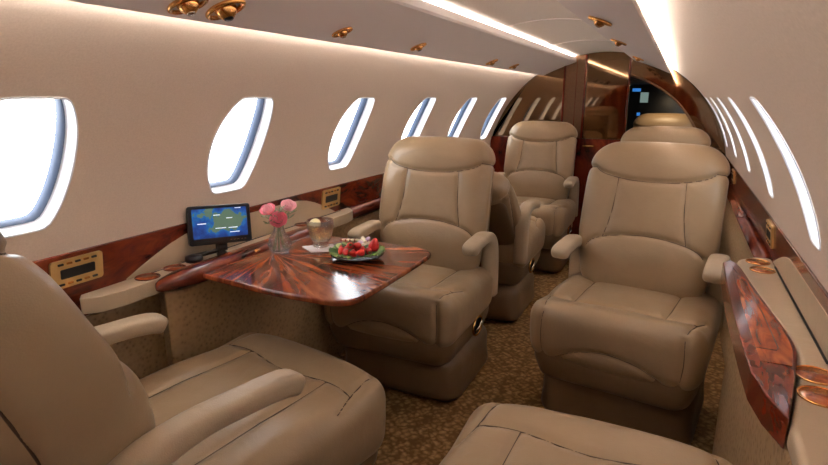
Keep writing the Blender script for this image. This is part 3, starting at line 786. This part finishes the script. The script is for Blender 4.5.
# fruit plate
pc = (-.335, 1.360)
pl = lathe('serving_plate', [(.0005, .001), (.045, .001), (.050, .004), (.070, .011), (.080, .015), (.081, .017), (.079, .0175), (.068, .0135), (.048, .0065), (.0005, .0055)], plain('dark_plate', srgb(30, 44, 40), .2), None, 56)
pl.location = (pc[0], pc[1], TZ); tag(pl, 'round dark serving plate of fruit on the table', 'plate')
LET = plain('lettuce', srgb(122, 150, 74), .5); LET2 = plain('dark_lettuce', srgb(70, 104, 48), .5)
for k in range(11):
    a = 2*PI*k/11+.15; nu, nv = 9, 5; vs = []; fs = []
    for i in range(nu):
        u = i/(nu-1)*2-1
        for j in range(nv):
            t = j/(nv-1); r = .040+.044*t; an = a+u*.36*(1-.35*t*t)
            vs.append((r*math.cos(an), r*math.sin(an), .0165+.010*t-.004*u*u+.004*math.sin(9*u+k)*t+.002))
    for i in range(nu-1):
        for j in range(nv-1): fs.append((i*nv+j, (i+1)*nv+j, (i+1)*nv+j+1, i*nv+j+1))
    o = mesh('lettuce_leaf', vs, fs, LET if k % 3 else LET2); o.location = (pc[0], pc[1], TZ); o.modifiers.new('s', 'SOLIDIFY').thickness = .0008
    tag(o, 'ruffled green lettuce leaf lining the rim of the fruit plate', 'lettuce', 'lettuce leaves lining the fruit plate')
def berrymat():
    m, nt, b = newmat('strawberry_red'); v = coords(nt); vo = N(nt, 'ShaderNodeTexVoronoi', Scale=300.); nt.links.new(v, vo.inputs[0])
    r = ramp(nt, [(.0, srgb(232, 150, 90)), (.18, srgb(214, 48, 44)), (1, srgb(206, 36, 38))], vo.outputs[0]); nt.links.new(r.outputs[0], b.inputs['Base Color'])
    b.inputs['Roughness'].default_value = .3; bump(nt, b, vo.outputs[0], .4, .001); return m
BER = berrymat()
def berry(x, y, z, s, rot, label, grp='strawberries heaped on the fruit plate'):
    o = empty('strawberry', (pc[0]+x, pc[1]+y, TZ+z)); o.rotation_euler = rot
    if berry.src is None:
        lathe('flesh', [(.0004, -.016), (.004, -.014), (.0085, -.006), (.0105, .002), (.009, .008), (.004, .0105), (.0004, .0108)], BER, o, 20)
        vs = [(0, 0, .012)]; fs = []
        for k in range(12):
            r = .008 if k % 2 == 0 else .003; vs.append((r*math.cos(k*PI/6), r*math.sin(k*PI/6), .0095+(.003 if k % 2 == 0 else .0015)))
        fs = [(0, 1+k, 1+(k+1) % 12) for k in range(12)]; c = mesh('calyx', vs, fs, LET2, o, False); c.modifiers.new('s', 'SOLIDIFY').thickness = .0006
        berry.src = o
    else:
        for ch in berry.src.children:
            c = ch.copy(); COL.objects.link(c); c.parent = o
    o.scale = (s,)*3; tag(o, label, 'strawberry', grp)
berry.src = None
bl = 'red strawberry in the heap on the near side of the fruit plate'
for i, (x, y, z) in enumerate([(-.030, -.040, .030), (-.008, -.048, .030), (.014, -.046, .030), (.034, -.034, .030), (-.018, -.022, .034), (.006, -.024, .036), (.028, -.012, .034), (.044, -.008, .031),
                               (-.002, -.034, .047), (.018, -.026, .048), (-.040, -.020, .030), (.010, -.004, .036)]):
    berry(x, y, z, .95+.1*random.random(), (random.uniform(-.8, .8)+1.2, random.uniform(-.6, .6), random.uniform(0, 6)), bl)
berry(.048, .018, .040, 1.55, (3.0, .25, .5), 'big strawberry standing point up at the right of the fruit plate', 'strawberries heaped on the fruit plate')
APP = plain('apple_flesh', srgb(236, 224, 196), .5); SKIN = plain('apple_skin', srgb(150, 52, 44), .35)
for k in range(4):
    o = empty('apple_slice', (pc[0]-.040+k*.0105, pc[1]+.020+k*.006, TZ+.040)); o.rotation_euler = (.5, .35, .9+k*.12); tag(o, 'pale apple slice with red skin fanned at the back of the plate', 'apple slice', 'fanned apple slices on the fruit plate')
    arc = [(.026*math.cos(t), .013*math.sin(t)) for t in [PI*i/14 for i in range(15)]]
    prism('flesh', arc, -.003, .003, APP, o, bv=.0006)
    tube('skin', [(x, y, 0) for x, y in arc], .0028, SKIN, o, 6)
MEL = plain('melon_flesh', srgb(174, 190, 104), .4)
for k, (x, y, r) in enumerate(((-.052, -.004, .3), (-.044, .022, .9))):
    o = empty('melon_slice', (pc[0]+x, pc[1]+y, TZ+.030)); o.rotation_euler = (.3, 0, r+1.6); tag(o, 'green melon slice at the left rim of the fruit plate', 'melon slice', 'melon slices on the fruit plate')
    a = [(.026*math.cos(t), .018*math.sin(t)) for t in [PI*i/12 for i in range(13)]]+[(.016*math.cos(t), .007*math.sin(t)) for t in [PI-PI*i/8 for i in range(9)]]
    prism('flesh', a, -.004, .004, MEL, o, bv=.001); tube('rind', [(.026*math.cos(t), .018*math.sin(t), 0) for t in [PI*i/12 for i in range(13)]], .0030, LET2, o, 6)
ch = empty('orchid_blossom', (pc[0]+.012, pc[1]+.028, TZ+.044)); ch.rotation_euler = (.5, .2, 0); tag(ch, 'white and lilac orchid blossom among the fruit', 'flower')
LIL = plain('lilac_petal', srgb(206, 176, 200), .5); CRM = plain('cream_petal', srgb(240, 228, 206), .5)
for k in range(5):
    a = 2*PI*k/5; vs = [(0, 0, 0)]; m_ = 10
    for i in range(m_): t = 2*PI*i/m_; vs.append((.011+.011*math.cos(t), .008*math.sin(t), .004+.004*math.cos(t)))
    vs = [(x*math.cos(a)-y*math.sin(a), x*math.sin(a)+y*math.cos(a), z) for x, y, z in vs]
    o = mesh('petal', vs, [(0, 1+i, 1+(i+1) % m_) for i in range(m_)], LIL if k % 2 else CRM, ch); o.modifiers.new('s', 'SOLIDIFY').thickness = .0008
lathe('centre', [(.0004, 0), (.006, .001), (.006, .006), (.0004, .008)], CRM, ch, 14)

# ------------------------------------------------------------------ forward bulkhead
YB = Y1
def arcpts(x0, x1, r, k=20):
    return [(x, ZC+math.sqrt(max(0, r*r-x*x))) for x in [x0+(x1-x0)*i/k for i in range(k+1)]]
# backing wall with an arched doorway on the right
RO = .665
def wallpoly(pts, y0, y1, mat, name, parent=None, bv=0): return prism(name, pts, y0, y1, mat, parent, bv=bv, axis='y')
XR = R-.012
low = wallpoly([(-.78, 0), (.165, 0), (.165, .848), (-.78, .848)], YB-.012, YB+.02, WDOOR, 'wall_bulkhead'); struct(low, 'dark rosewood lower bulkhead behind the far seats')
bevel(low, .002, 2); tube('pull_handle', [(-.10, YB-.014, .800), (-.10, YB-.030, .800), (-.03, YB-.030, .800), (-.03, YB-.014, .800)], .007, GOLD, low, 8)
def topz(x): return ZC+math.sqrt(R*R-x*x)
ml = wallpoly([(-.786, .850), (-.262, .850)]+[(x, z) for x, z in arcpts(-.262, -.775, .797, 24)], YB, YB+.012, MIRROR, 'bulkhead_mirror'); tag(ml, 'bronze mirror on the bulkhead reflecting the left windows', 'mirror')
mr = wallpoly([(-.115, .850), (.160, .850)]+arcpts(.160, -.115, .797, 10), YB+.004, YB+.016, MIRROR, 'bulkhead_mirror'); tag(mr, 'narrow bronze mirror between two thin posts beside the dark doorway', 'mirror')
dp = wallpoly([(-.252, .850), (-.122, .850)]+arcpts(-.122, -.252, .797, 6), YB-.004, YB+.012, BROWNP, 'sliding_door'); tag(dp, 'narrow brown panel door between the two mirrors', 'door panel')
bevel(dp, .003, 2); box('door_edge', -.180, -.176, YB-.006, YB-.003, .86, 1.38, WDOOR, dp)
for x, lb in ((-.258, 'thin dark rosewood post left of the brown panel'), (-.118, 'thin dark post between the brown panel and the narrow mirror'), (.165, 'thin dark rosewood post at the left edge of the dark doorway')):
    o = box('bulkhead_post', x-.006, x+.006, YB-.022, YB+.01, .852, topz(x)-.008, WDOOR, None, .002); tag(o, lb, 'post', 'posts of the bulkhead')
ri = [(x, z) for x, z in arcpts(.172, RO, RO, 26)]
ro = [(x, z) for x, z in arcpts(XR-.002, .172, .797, 26)]
o = wallpoly([(.172, ri[0][1])]+ri[1:]+[(RO, 0.0), (XR-.002, 0.0)]+ro, YB, YB+.012, MIRROR, 'doorway_surround'); tag(o, 'bronze mirror arch around the dark doorway on the right', 'mirror')
tube('surround_edge', [(x, YB-.003, z) for x, z in ri]+[(RO, YB-.003, .3)], .007, GOLD if False else BROWNP, o, 8)
struct(box('wall_bulkhead_blocker', -.82, .17, YB+.021, YB+.029, -.03, 1.45, COCK), 'unseen opaque backing added behind the bulkhead to block sky light')  # unseen blocker, added to keep world light from leaking through bulkhead gaps
# dark forward compartment
cb = box('wall_front', -.2, .82, YB+1.3, YB+1.33, 0, 1.45, COCK); struct(cb, 'black wall of the forward compartment')
struct(box('wall_forward_left', -.02, .0, YB+.03, YB+1.3, 0, 1.45, COCK)); struct(box('wall_forward_right', .80, .82, YB+.02, YB+1.3, 0, 1.45, COCK))
struct(box('floor_forward', 0, .80, YB, YB+1.3, -.03, 0, COCK)); struct(box('ceiling_forward', -.02, .82, YB+.03, YB+1.33, 1.24, 1.26, COCK))
cp = box('cockpit_panel', .02, .78, YB+1.27, YB+1.298, .001, 1.235, BLACK, None, .003); tag(cp, 'black instrument panel with small blue displays inside the dark doorway', 'instrument panel')
BL = plain('blue_display', srgb(60, 140, 230), .4, emit=.55); GR = plain('pale_display', srgb(150, 176, 170), .4, emit=.35)
for x0, x1, z0, z1, m_, lb in ((0.094, 0.162, 1.181, 1.207, BL, 'small blue display highest in the dark doorway'), (0.163, 0.228, 1.087, 1.173, GR, 'pale grey-green display in the dark doorway'), (0.146, 0.173, 0.975, 1.001, BL, 'small blue light beside the post in the doorway'), (0.150, 0.177, 0.932, 0.958, BL, 'lowest small blue light in the dark doorway')):
    o = box('cockpit_display', x0, x1, YB+1.265, YB+1.272, z0, z1, m_, cp)
# rear end behind the camera
vs = []; fs = []; k = 60
for i in range(k+1):
    x = -.79+1.58*i/k; y = Y0+.03+.018*math.sin(i*1.1)
    vs += [(x, y, .0), (x, y, ZC+math.sqrt(max(0, .797**2-x*x)))]
for i in range(k): fs.append((2*i, 2*i+2, 2*i+3, 2*i+1))
cu = mesh('curtain', vs, fs, CURTAIN); tag(cu, 'rust brown pleated curtain closing the rear of the cabin', 'curtain')
struct(box('wall_back', -.82, .82, Y0-.03, Y0-.005, -.03, 1.45, WALL))

# ------------------------------------------------------------------ light
w = bpy.data.worlds.new('sky'); sc.world = w; w.use_nodes = True
w.node_tree.nodes['Background'].inputs[0].default_value = (.95, .98, 1, 1); w.node_tree.nodes['Background'].inputs[1].default_value = 6.2
def area(name, loc, rot, sx, sy, en, col=(1, .93, .84)):
    d = bpy.data.lights.new(name, 'AREA'); d.shape = 'RECTANGLE'; d.size = sx; d.size_y = sy; d.energy = en; d.color = col
    o = bpy.data.objects.new(name, d); COL.objects.link(o); o.location = loc; o.rotation_euler = rot; return o
area('forward_fill', (.40, 4.70, 1.235), (0, 0, 0), .1, .1, 1.1, (1, .72, .42))  # added warm fill without a fixture, brightens the farthest seat's top

cam = bpy.data.cameras.new('camera'); co = bpy.data.objects.new('camera', cam); COL.objects.link(co); sc.camera = co
cam.sensor_width = 36; cam.lens = 36*550/828; cam.clip_start = .02
co.location = (.5, 0, 1.13); co.rotation_euler = (math.radians(90-13.7909), 0, math.radians(25.4073))
sc.view_settings.view_transform = 'Standard'; sc.view_settings.look = 'None'; sc.view_settings.gamma = 1; sc.view_settings.exposure = .26
sc.view_settings.use_curve_mapping = False
